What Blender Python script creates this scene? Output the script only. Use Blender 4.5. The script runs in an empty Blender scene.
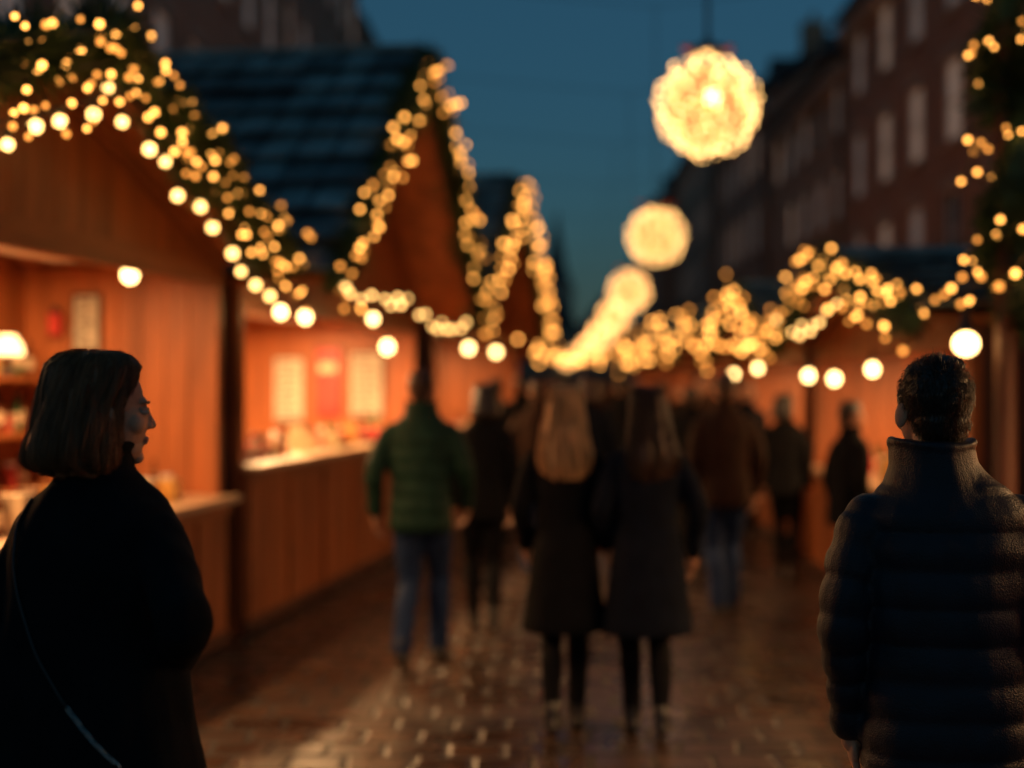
import bpy, math, random
from math import sin, cos, pi, sqrt, radians
from mathutils import Vector, Matrix, noise, Euler
from mathutils.bvhtree import BVHTree
random.seed(7)
scene = bpy.context.scene
R = random.random
def U(a, b): return a + (b - a) * random.random()

# ------------------------------------------------------------ materials
def newmat(name):
    m = bpy.data.materials.new(name); m.use_nodes = True
    nt = m.node_tree
    return m, nt, nt.nodes['Principled BSDF']

def pmat(name, col, rough=0.6, var=0.25, scale=8.0, bump=0.0, bscale=40.0, stretch=(1, 1, 1), metal=0.0, spec=0.5, sheen=0.0, glow=None):
    m, nt, b = newmat(name)
    N = nt.nodes; L = nt.links
    tc = N.new('ShaderNodeTexCoord'); mp = N.new('ShaderNodeMapping')
    mp.inputs['Scale'].default_value = stretch
    L.new(tc.outputs['Object'], mp.inputs['Vector'])
    n1 = N.new('ShaderNodeTexNoise'); n1.inputs['Scale'].default_value = scale; n1.inputs['Detail'].default_value = 4
    L.new(mp.outputs['Vector'], n1.inputs['Vector'])
    cr = N.new('ShaderNodeValToRGB')
    lo = [max(0, c * (1 - var)) for c in col]; hi = [min(1, c * (1 + var)) for c in col]
    cr.color_ramp.elements[0].color = (*lo, 1); cr.color_ramp.elements[1].color = (*hi, 1)
    cr.color_ramp.elements[0].position = 0.3; cr.color_ramp.elements[1].position = 0.7
    L.new(n1.outputs['Fac'], cr.inputs['Fac']); L.new(cr.outputs['Color'], b.inputs['Base Color'])
    b.inputs['Roughness'].default_value = rough; b.inputs['Metallic'].default_value = metal
    b.inputs['Specular IOR Level'].default_value = spec
    if sheen:
        b.inputs['Sheen Weight'].default_value = sheen
        b.inputs['Sheen Roughness'].default_value = 0.4
    if glow:
        b.inputs['Emission Color'].default_value = (*glow[0], 1); b.inputs['Emission Strength'].default_value = glow[1]
    if bump > 0:
        n2 = N.new('ShaderNodeTexNoise'); n2.inputs['Scale'].default_value = bscale; n2.inputs['Detail'].default_value = 3
        L.new(mp.outputs['Vector'], n2.inputs['Vector'])
        bp = N.new('ShaderNodeBump'); bp.inputs['Strength'].default_value = bump; bp.inputs['Distance'].default_value = 0.01
        L.new(n2.outputs['Fac'], bp.inputs['Height']); L.new(bp.outputs['Normal'], b.inputs['Normal'])
    return m

def emat(name, col, s):
    m, nt, b = newmat(name)
    b.inputs['Base Color'].default_value = (*col, 1)
    b.inputs['Emission Color'].default_value = (*col, 1)
    b.inputs['Emission Strength'].default_value = s
    b.inputs['Roughness'].default_value = 0.3
    return m

M = {}
M['wood'] = pmat('stall_wood', (0.36, 0.105, 0.028), 0.5, 0.35, 6, 0.3, 30, (1, 1, 0.15))
M['woodh'] = pmat('stall_wood_h', (0.33, 0.10, 0.028), 0.5, 0.35, 6, 0.3, 30, (1, 0.15, 1))
M['wooddark'] = pmat('dark_timber', (0.09, 0.03, 0.015), 0.6, 0.3, 6, 0.3, 30, (1, 0.3, 0.3))
M['countertop'] = pmat('counter_board', (0.6, 0.4, 0.25), 0.35, 0.2, 5, 0.1, 30, (1, 0.15, 1))
M['shingle'] = pmat('slate_shingle', (0.16, 0.27, 0.29), 0.38, 0.6, 2.5, 0.4, 25)
M['shingle2'] = pmat('slate_shingle_dark', (0.07, 0.12, 0.135), 0.45, 0.6, 2.5, 0.4, 25)
M['green'] = pmat('fir_needles', (0.05, 0.11, 0.04), 0.6, 0.5, 12)
M['wire'] = pmat('black_cable', (0.02, 0.02, 0.02), 0.5)
M['metal'] = pmat('dark_metal', (0.08, 0.075, 0.07), 0.4, 0.2, 10, metal=0.8)
M['chain'] = pmat('silver_chain', (0.6, 0.58, 0.55), 0.25, 0.1, 10, metal=1.0)
M['white'] = pmat('white_paint', (0.75, 0.72, 0.68), 0.5, 0.1)
M['red'] = pmat('red_goods', (0.5, 0.04, 0.03), 0.4, 0.3)
M['cream'] = pmat('cream_goods', (0.65, 0.5, 0.32), 0.5, 0.2)
M['ochre'] = pmat('ochre_goods', (0.55, 0.28, 0.06), 0.5, 0.2)
M['gglass'] = pmat('green_bottle', (0.05, 0.14, 0.06), 0.12, 0.2)
M['bglass'] = pmat('brown_bottle', (0.14, 0.05, 0.02), 0.12, 0.2)
M['paper'] = pmat('poster_paper', (0.5, 0.44, 0.34), 0.7, 0.2, 30)
M['ink'] = pmat('poster_ink', (0.1, 0.07, 0.05), 0.7, 0.15)
M['skin'] = pmat('skin', (0.6, 0.31, 0.19), 0.55, 0.12, 12, 0.15, 200, spec=.3)
M['eyew'] = pmat('eye_white', (0.4, 0.35, 0.32), 0.4, 0.02)
M['iris'] = pmat('iris', (0.06, 0.04, 0.03), 0.2, 0.1)
M['lips'] = pmat('lips', (0.5, 0.24, 0.17), 0.45, 0.1)
M['sole'] = pmat('shoe_leather', (0.02, 0.017, 0.015), 0.35, 0.3)
def cloth(n, c, r=0.8, sp=0.12): return pmat(n, c, r, 0.25, 14, 0.35, 260, spec=sp)
M['c_black'] = cloth('black_wool', (0.007, 0.007, 0.0085), 0.85)
M['c_navy'] = cloth('navy_cloth', (0.006, 0.009, 0.018), 0.8)
M['c_puffer'] = cloth('navy_nylon', (0.009, 0.013, 0.022), 0.42, .3)
M['c_green'] = cloth('green_nylon', (0.014, 0.042, 0.028), 0.55)
M['c_brown'] = cloth('brown_cloth', (0.035, 0.016, 0.010), 0.7)
M['jeans'] = cloth('denim', (0.018, 0.035, 0.09), 0.85)
M['trousers'] = cloth('dark_trousers', (0.007, 0.007, 0.009), 0.85)
def hairm(n, c): return pmat(n, c, 0.36, 0.45, 60, 0.5, 150, (1, 1, 0.06))
M['h_bob'] = hairm('hair_light_brown', (0.30, 0.115, 0.045))
M['h_dark'] = hairm('hair_dark', (0.016, 0.010, 0.007))
M['h_blonde'] = hairm('hair_blonde', (0.68, 0.4, 0.17))
M['h_brown'] = hairm('hair_brown', (0.05, 0.022, 0.012))
M['e_near'] = emat('bulb_near', (1.0, 0.55, 0.16), 7)
M['e_str'] = emat('bulb_string', (1.0, 0.40, 0.075), 7.5)
M['e_str_d'] = emat('bulb_string_dim', (1.0, 0.36, 0.06), 2.8)
M['e_far'] = emat('bulb_far', (1.0, 0.40, 0.08), 10)
M['e_far_d'] = emat('bulb_far_dim', (1.0, 0.36, 0.06), 4.5)
M['e_pend'] = emat('bulb_pendant', (1.0, 0.62, 0.22), 12)
M['e_lant'] = emat('lantern_led', (1.0, 0.55, 0.18), 11)
M['e_lantf'] = emat('lantern_led_far', (1.0, 0.52, 0.17), 9)
M['e_core'] = emat('lantern_core', (1.0, 0.7, 0.32), 10)
M['e_skin'] = emat('lantern_diffuser', (1.0, 0.47, 0.15), 0.7)
M['e_shelf'] = emat('shelf_lamp', (1.0, 0.6, 0.25), 4)

def brickmat(name, c1, c2, mortar):
    m, nt, b = newmat(name); N = nt.nodes; L = nt.links
    tc = N.new('ShaderNodeTexCoord'); sx = N.new('ShaderNodeSeparateXYZ'); cx = N.new('ShaderNodeCombineXYZ'); ad = N.new('ShaderNodeMath'); ad.operation = 'ADD'
    L.new(tc.outputs['Object'], sx.inputs[0]); L.new(sx.outputs[0], ad.inputs[0]); L.new(sx.outputs[1], ad.inputs[1])
    L.new(ad.outputs[0], cx.inputs[0]); L.new(sx.outputs[2], cx.inputs[1])
    br = N.new('ShaderNodeTexBrick'); br.inputs['Scale'].default_value = 1.0
    br.inputs['Brick Width'].default_value = 0.23; br.inputs['Row Height'].default_value = 0.075; br.inputs['Mortar Size'].default_value = 0.008
    br.inputs['Color1'].default_value = (*c1, 1); br.inputs['Color2'].default_value = (*c2, 1); br.inputs['Mortar'].default_value = (*mortar, 1)
    L.new(cx.outputs[0], br.inputs['Vector'])
    n = N.new('ShaderNodeTexNoise'); n.inputs['Scale'].default_value = 0.6; n.inputs['Detail'].default_value = 5
    L.new(tc.outputs['Object'], n.inputs['Vector'])
    mx = N.new('ShaderNodeMixRGB'); mx.blend_type = 'MULTIPLY'; mx.inputs[0].default_value = 0.35
    L.new(br.outputs['Color'], mx.inputs[1]); L.new(n.outputs['Fac'], mx.inputs[2]); L.new(mx.outputs[0], b.inputs['Base Color'])
    b.inputs['Roughness'].default_value = 0.85
    bp = N.new('ShaderNodeBump'); bp.inputs['Strength'].default_value = 0.5; bp.inputs['Distance'].default_value = 0.01
    L.new(br.outputs['Fac'], bp.inputs['Height']); bp.invert = True; L.new(bp.outputs[0], b.inputs['Normal'])
    return m
M['brick1'] = brickmat('brick_red', (0.6, 0.28, 0.16), (0.52, 0.23, 0.13), (0.45, 0.34, 0.26))
M['brick2'] = brickmat('brick_brown', (0.62, 0.34, 0.2), (0.54, 0.29, 0.17), (0.45, 0.34, 0.26))
M['stone'] = pmat('sandstone', (0.48, 0.35, 0.26), 0.8, 0.2, 3, 0.3, 20)
M['plaster'] = pmat('plaster', (0.34, 0.24, 0.17), 0.85, 0.2, 2, 0.2, 20)
M['rooftile'] = pmat('roof_tiles', (0.06, 0.045, 0.045), 0.7, 0.4, 3, 0.4, 12)
m, nt, b = newmat('window_glass'); b.inputs['Base Color'].default_value = (0.05, 0.055, 0.06, 1); b.inputs['Roughness'].default_value = 0.08
b.inputs['Specular IOR Level'].default_value = 0.8
M['glass'] = m
M['paneglow'] = pmat('window_pane_glow', (0.74, 0.68, 0.64), 0.8, 0.15, 4, glow=((1.0, .76, .66), .07))  # pale pane with added glow, stands in for sky reflected in the window
M['paneglow2'] = pmat('window_pane_glow_bright', (0.74, 0.68, 0.64), 0.8, 0.15, 4, glow=((1.0, .66, .48), .15))  # stronger, warmer glow added so the windows show; no lamp behind
M['door'] = pmat('door_paint', (0.04, 0.07, 0.06), 0.4)

m, nt, b = newmat('wet_setts'); N = nt.nodes; L = nt.links
tc = N.new('ShaderNodeTexCoord')
nz = N.new('ShaderNodeTexNoise'); nz.inputs['Scale'].default_value = 1.6; nz.inputs['Detail'].default_value = 3
L.new(tc.outputs['Object'], nz.inputs['Vector'])
vm = N.new('ShaderNodeVectorMath'); vm.operation = 'MULTIPLY_ADD'; vm.inputs[1].default_value = (0.16, 0.16, 0)
L.new(nz.outputs['Color'], vm.inputs[0]); L.new(tc.outputs['Object'], vm.inputs[2])
br = N.new('ShaderNodeTexBrick'); br.inputs['Scale'].default_value = 1.0
br.inputs['Brick Width'].default_value = 0.27; br.inputs['Row Height'].default_value = 0.25; br.inputs['Mortar Size'].default_value = 0.022; br.inputs['Mortar Smooth'].default_value = 0.8
br.inputs['Color1'].default_value = (0.04, 0.021, 0.014, 1); br.inputs['Color2'].default_value = (0.12, 0.065, 0.042, 1); br.inputs['Mortar'].default_value = (0.012, 0.008, 0.006, 1)
L.new(vm.outputs[0], br.inputs['Vector'])
n2 = N.new('ShaderNodeTexNoise'); n2.inputs['Scale'].default_value = 5; n2.inputs['Detail'].default_value = 2
L.new(tc.outputs['Object'], n2.inputs['Vector'])
mx = N.new('ShaderNodeMixRGB'); mx.blend_type = 'MULTIPLY'; mx.inputs[0].default_value = 0.7
L.new(br.outputs['Color'], mx.inputs[1]); L.new(n2.outputs['Fac'], mx.inputs[2]); L.new(mx.outputs[0], b.inputs['Base Color'])
n3 = N.new('ShaderNodeTexNoise'); n3.inputs['Scale'].default_value = 1.3; n3.inputs['Detail'].default_value = 4
L.new(tc.outputs['Object'], n3.inputs['Vector'])
mr = N.new('ShaderNodeMapRange'); mr.inputs[1].default_value = 0.38; mr.inputs[2].default_value = 0.62; mr.inputs[3].default_value = 0.2; mr.inputs[4].default_value = 0.42
L.new(n3.outputs['Fac'], mr.inputs[0])
mr2 = N.new('ShaderNodeMath'); mr2.operation = 'MULTIPLY_ADD'; mr2.inputs[1].default_value = 0.4; mr2.use_clamp = True
L.new(br.outputs['Fac'], mr2.inputs[0]); L.new(mr.outputs[0], mr2.inputs[2]); L.new(mr2.outputs[0], b.inputs['Roughness'])
b.inputs['Specular IOR Level'].default_value = .75
ma = N.new('ShaderNodeMath'); ma.operation = 'MULTIPLY_ADD'; ma.inputs[1].default_value = -1.0
L.new(br.outputs['Fac'], ma.inputs[0])
ms = N.new('ShaderNodeMath'); ms.operation = 'MULTIPLY'; ms.inputs[1].default_value = 1.2
L.new(n2.outputs['Fac'], ms.inputs[0]); L.new(ms.outputs[0], ma.inputs[2])
bp = N.new('ShaderNodeBump'); bp.inputs['Strength'].default_value = 0.6; bp.inputs['Distance'].default_value = 0.012
L.new(ma.outputs[0], bp.inputs['Height']); L.new(bp.outputs[0], b.inputs['Normal'])
M['setts'] = m
M['ground'] = pmat('ground_asphalt', (0.05, 0.048, 0.045), 0.85, 0.3, 2, 0.3, 40)

# ------------------------------------------------------------ mesh builder
def empty(name, loc=(0, 0, 0), yaw=0.0):
    e = bpy.data.objects.new(name, None); scene.collection.objects.link(e)
    e.location = loc; e.rotation_euler = (0, 0, yaw); e.empty_display_size = 0.2
    return e

_ellc = {}
class MB:
    def __init__(s): s.v = []; s.f = []; s.m = []; s.mats = []
    def mi(s, k):
        if k not in s.mats: s.mats.append(k)
        return s.mats.index(k)
    def add(s, vs, fs, k):
        o = len(s.v); s.v.extend([(p[0], p[1], p[2]) for p in vs]); i = s.mi(k)
        s.f.extend([tuple([o + a for a in f]) for f in fs]); s.m.extend([i] * len(fs))
    def obox(s, c, X, Y, Z, k):
        cx, cy, cz = c; vs = []
        for d in (-1, 1):
            for b_ in (-1, 1):
                for a in (-1, 1):
                    vs.append((cx + a * X[0] + b_ * Y[0] + d * Z[0], cy + a * X[1] + b_ * Y[1] + d * Z[1], cz + a * X[2] + b_ * Y[2] + d * Z[2]))
        s.add(vs, [(0, 2, 3, 1), (4, 5, 7, 6), (0, 1, 5, 4), (2, 6, 7, 3), (0, 4, 6, 2), (1, 3, 7, 5)], k)
    def box(s, a, b_, k):
        c = [(a[i] + b_[i]) / 2 for i in range(3)]; h = [abs(b_[i] - a[i]) / 2 for i in range(3)]
        s.obox(c, (h[0], 0, 0), (0, h[1], 0), (0, 0, h[2]), k)
    def ell(s, c, r, k, n=16, rot=None):
        if not hasattr(r, '__len__'): r = (r, r, r)
        if n not in _ellc:
            m_ = max(6, n // 2); vs = [(0, 0, 1)]; fs = []
            for i in range(1, m_):
                t = pi * i / m_
                for j in range(n):
                    p = 2 * pi * j / n; vs.append((sin(t) * cos(p), sin(t) * sin(p), cos(t)))
            vs.append((0, 0, -1))
            for j in range(n): fs.append((0, 1 + j, 1 + (j + 1) % n))
            for i in range(m_ - 2):
                for j in range(n):
                    a = 1 + i * n + j; b2 = 1 + i * n + (j + 1) % n
                    fs.append((a, a + n, b2 + n, b2))
            o = 1 + (m_ - 2) * n; e = len(vs) - 1
            for j in range(n): fs.append((o + j, e, o + (j + 1) % n))
            _ellc[n] = (vs, fs)
        vs, fs = _ellc[n]
        if rot is not None:
            c = Vector(c); s.add([rot @ Vector((v[0] * r[0], v[1] * r[1], v[2] * r[2])) + c for v in vs], fs, k)
        else: s.add([(v[0] * r[0] + c[0], v[1] * r[1] + c[1], v[2] * r[2] + c[2]) for v in vs], fs, k)
    def ico(s, c, r, k):
        t = (1 + sqrt(5)) / 2
        V = [(-1, t, 0), (1, t, 0), (-1, -t, 0), (1, -t, 0), (0, -1, t), (0, 1, t), (0, -1, -t), (0, 1, -t), (t, 0, -1), (t, 0, 1), (-t, 0, -1), (-t, 0, 1)]
        F = [(0, 11, 5), (0, 5, 1), (0, 1, 7), (0, 7, 10), (0, 10, 11), (1, 5, 9), (5, 11, 4), (11, 10, 2), (10, 7, 6), (7, 1, 8), (3, 9, 4), (3, 4, 2), (3, 2, 6), (3, 6, 8), (3, 8, 9), (4, 9, 5), (2, 4, 11), (6, 2, 10), (8, 6, 7), (9, 8, 1)]
        q = r / sqrt(1 + t * t); s.add([(c[0] + a * q, c[1] + b_ * q, c[2] + d * q) for a, b_, d in V], F, k)
    def loft(s, rings, k, n=24, p=2.0):
        vs = []; fs = []
        for (cx, cy, cz, rx, ry) in rings:
            for j in range(n):
                a = 2 * pi * j / n; ca = cos(a); sa = sin(a)
                vs.append((cx + rx * math.copysign(abs(ca) ** (2 / p), ca), cy + ry * math.copysign(abs(sa) ** (2 / p), sa), cz))
        for i in range(len(rings) - 1):
            for j in range(n):
                a = i * n + j; b_ = i * n + (j + 1) % n
                fs.append((a, b_, b_ + n, a + n))
        fs.append(tuple(range(n - 1, -1, -1))); o = (len(rings) - 1) * n; fs.append(tuple(range(o, o + n)))
        if rings[0][2] > rings[-1][2]: fs = [tuple(reversed(f)) for f in fs]
        s.add(vs, fs, k)
    def tube(s, pts, rad, k, n=12, caps=True, sub=1, puff=0, puffamp=0):
        pts = [Vector(p) for p in pts]
        if sub > 1:
            P = [pts[0] * 2 - pts[1]] + pts + [pts[-1] * 2 - pts[-2]]; Rr = [rad[0]] + list(rad) + [rad[-1]]
            np_, nr = [], []
            for i in range(1, len(P) - 2):
                for q in range(sub):
                    t = q / sub; a, b_, c, d = P[i - 1], P[i], P[i + 1], P[i + 2]
                    np_.append(0.5 * ((2 * b_) + (c - a) * t + (2 * a - 5 * b_ + 4 * c - d) * t * t + (3 * b_ - a - 3 * c + d) * t ** 3))
                    nr.append(Rr[i] * (1 - t) + Rr[i + 1] * t)
            np_.append(pts[-1]); nr.append(rad[-1]); pts = np_; rad = nr
        rad = list(rad)
        if puff:
            d = 0
            for i in range(len(pts)):
                if i: d += (pts[i] - pts[i - 1]).length
                rad[i] += puffamp * (abs(sin(pi * d / puff)) ** 0.6 - 0.5)
        vs = []; fs = []; ref = None
        for i, p in enumerate(pts):
            t = (pts[min(i + 1, len(pts) - 1)] - pts[max(i - 1, 0)]).normalized()
            if ref is None: ref = t.orthogonal().normalized()
            ref = (ref - t * ref.dot(t)).normalized(); bi = t.cross(ref)
            for j in range(n):
                a = 2 * pi * j / n; vs.append(p + rad[i] * (cos(a) * ref + sin(a) * bi))
        for i in range(len(pts) - 1):
            for j in range(n):
                a = i * n + j; b_ = i * n + (j + 1) % n; fs.append((a, b_, b_ + n, a + n))
        fs.append(tuple(range(n - 1, -1, -1))); o = (len(pts) - 1) * n; fs.append(tuple(range(o, o + n)))
        s.add(vs, fs, k)
        if caps: s.ell(pts[0], rad[0] * 0.99, k, n); s.ell(pts[-1], rad[-1] * 0.99, k, n)
    def build(s, name, parent=None, smooth=False):
        me = bpy.data.meshes.new(name); me.from_pydata(s.v, [], s.f)
        for k in s.mats: me.materials.append(M[k])
        me.polygons.foreach_set('material_index', s.m)
        if smooth: me.polygons.foreach_set('use_smooth', [True] * len(s.f))
        me.update(); o = bpy.data.objects.new(name, me); scene.collection.objects.link(o)
        if parent: o.parent = parent
        return o

JOBS = []
def remesh(mb, name, parent, vox, smooth=3, wrinkle=0.0, wf=(9, 9, 4), floor=False):
    """queue: fuse overlapping source shapes into one continuous surface, keeping material regions"""
    me = bpy.data.meshes.new(name + '_src'); me.from_pydata(mb.v, [], mb.f); me.update()
    o = bpy.data.objects.new(name + '_src', me); scene.collection.objects.link(o)
    md = o.modifiers.new('r', 'REMESH'); md.mode = 'VOXEL'; md.voxel_size = vox
    if smooth:
        sm = o.modifiers.new('s', 'SMOOTH'); sm.factor = 0.5; sm.iterations = smooth
    ob = bpy.data.objects.new(name, me); scene.collection.objects.link(ob); ob.parent = parent
    JOBS.append((mb, name, o, ob, wrinkle, wf, floor)); ob.hide_viewport = True
    return ob
def flush():
    dg = bpy.context.evaluated_depsgraph_get(); dg.update()
    res = [bpy.data.meshes.new_from_object(j[2].evaluated_get(dg)) for j in JOBS]
    for (mb, name, o, ob, wrinkle, wf, floor), out in zip(JOBS, res):
        out.materials.clear()
        for k in mb.mats: out.materials.append(M[k])
        if len(mb.mats) > 1:
            bvh = BVHTree.FromPolygons(mb.v, mb.f); fn = bvh.find_nearest; mm = mb.m
            idx = []
            for p in out.polygons:
                r = fn(p.center); idx.append(mm[r[2]] if r[2] is not None else 0)
            out.polygons.foreach_set('material_index', idx)
        out.polygons.foreach_set('use_smooth', [True] * len(out.polygons))
        if wrinkle or floor:
            n = len(out.vertices); co = [0.0] * (3 * n); no = [0.0] * (3 * n)
            out.vertices.foreach_get('co', co); out.vertices.foreach_get('normal', no)
            nn = noise.noise
            for i in range(n):
                x, y, z = co[3 * i:3 * i + 3]
                if wrinkle:
                    q = Vector((x * wf[0], y * wf[1], z * wf[2]))
                    d = (nn(q) + 0.5 * nn(q * 2.3 + Vector((3, 1, 7)))) * wrinkle
                    co[3 * i] += no[3 * i] * d; co[3 * i + 1] += no[3 * i + 1] * d; co[3 * i + 2] += no[3 * i + 2] * d
                if floor and co[3 * i + 2] < .002: co[3 * i + 2] = .002
            out.vertices.foreach_set('co', co)
        out.name = name; out.update()
        src = ob.data; ob.data = out; ob.hide_viewport = False
        bpy.data.objects.remove(o); bpy.data.meshes.remove(src)
    JOBS.clear()

def strands(name, lines, r, mat, parent):
    vs = []; fs = []
    for ln in lines:
        o = len(vs); n = len(ln)
        for i, p in enumerate(ln):
            rr = r * (1 - .7 * i / n)
            vs.append((p[0] + rr, p[1], p[2])); vs.append((p[0] - rr * .5, p[1] + rr * .87, p[2])); vs.append((p[0] - rr * .5, p[1] - rr * .87, p[2]))
        for i in range(n - 1):
            a = o + 3 * i
            fs += [(a, a + 1, a + 4, a + 3), (a + 1, a + 2, a + 5, a + 4), (a + 2, a, a + 3, a + 5)]
    me = bpy.data.meshes.new(name); me.from_pydata(vs, [], fs); me.materials.append(M[mat])
    me.polygons.foreach_set('use_smooth', [True] * len(fs)); me.update()
    o = bpy.data.objects.new(name, me); scene.collection.objects.link(o); o.parent = parent
    return o

# ------------------------------------------------------------ people
def hand_mb(mb, mtx, s, k='skin'):
    t = MB()
    t.ell((0, 0, -0.048), (0.015, 0.038, 0.052), k, 14)
    t.tube([(0, 0, 0.02), (0, 0, -0.03)], [0.027, 0.028], k, 12)
    Ls = [0.072, 0.082, 0.076, 0.058]; Ys = [0.028, 0.0095, -0.0095, -0.027]
    for l, y in zip(Ls, Ys):
        b0 = Vector((0, y * 0.85, -0.075)); p1 = b0 + Vector((-s * 0.003, y * 0.1, -0.018)); p2 = p1 + Vector((-s * 0.010, 0, -l * 0.42)); p3 = p2 + Vector((-s * 0.018, 0, -l * 0.28)); p4 = p3 + Vector((-s * 0.018, 0, -l * 0.12))
        t.tube([b0, p1, p2, p3, p4], [0.010, 0.0095, 0.0088, 0.008, 0.007], k, 10)
    t.tube([(0, 0.02, -0.02), (-s * 0.01, 0.042, -0.045), (-s * 0.018, 0.052, -0.072), (-s * 0.026, 0.052, -0.092)], [0.014, 0.012, 0.0105, 0.0085], k, 10)
    mb.add([mtx @ Vector(v) for v in t.v], t.f, k)

def lerp_rings(rings, t):
    x = t * (len(rings) - 1); i = min(int(x), len(rings) - 2); f = x - i
    return [rings[i][q] * (1 - f) + rings[i + 1][q] * f for q in range(5)]

BOB = [(0, -.015, .124, .03, .04), (0, -.018, .115, .058, .066), (0, -.022, .092, .079, .086), (0, -.032, .05, .088, .087), (0, -.042, .01, .095, .083),
       (0, -.049, -.035, .104, .087), (0, -.055, -.075, .110, .093), (0, -.056, -.105, .106, .092), (0, -.048, -.128, .088, .076), (0, -.034, -.138, .06, .05)]
LONG = [(0, -.01, .126, .03, .04), (0, -.012, .117, .058, .07), (0, -.015, .092, .08, .093), (0, -.02, .05, .088, .095), (0, -.032, .01, .094, .09),
        (0, -.045, -.05, .102, .083), (0, -.065, -.11, .112, .078), (0, -.09, -.17, .122, .066), (0, -.105, -.24, .124, .056), (0, -.11, -.30, .112, .046), (0, -.108, -.35, .085, .03)]

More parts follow.
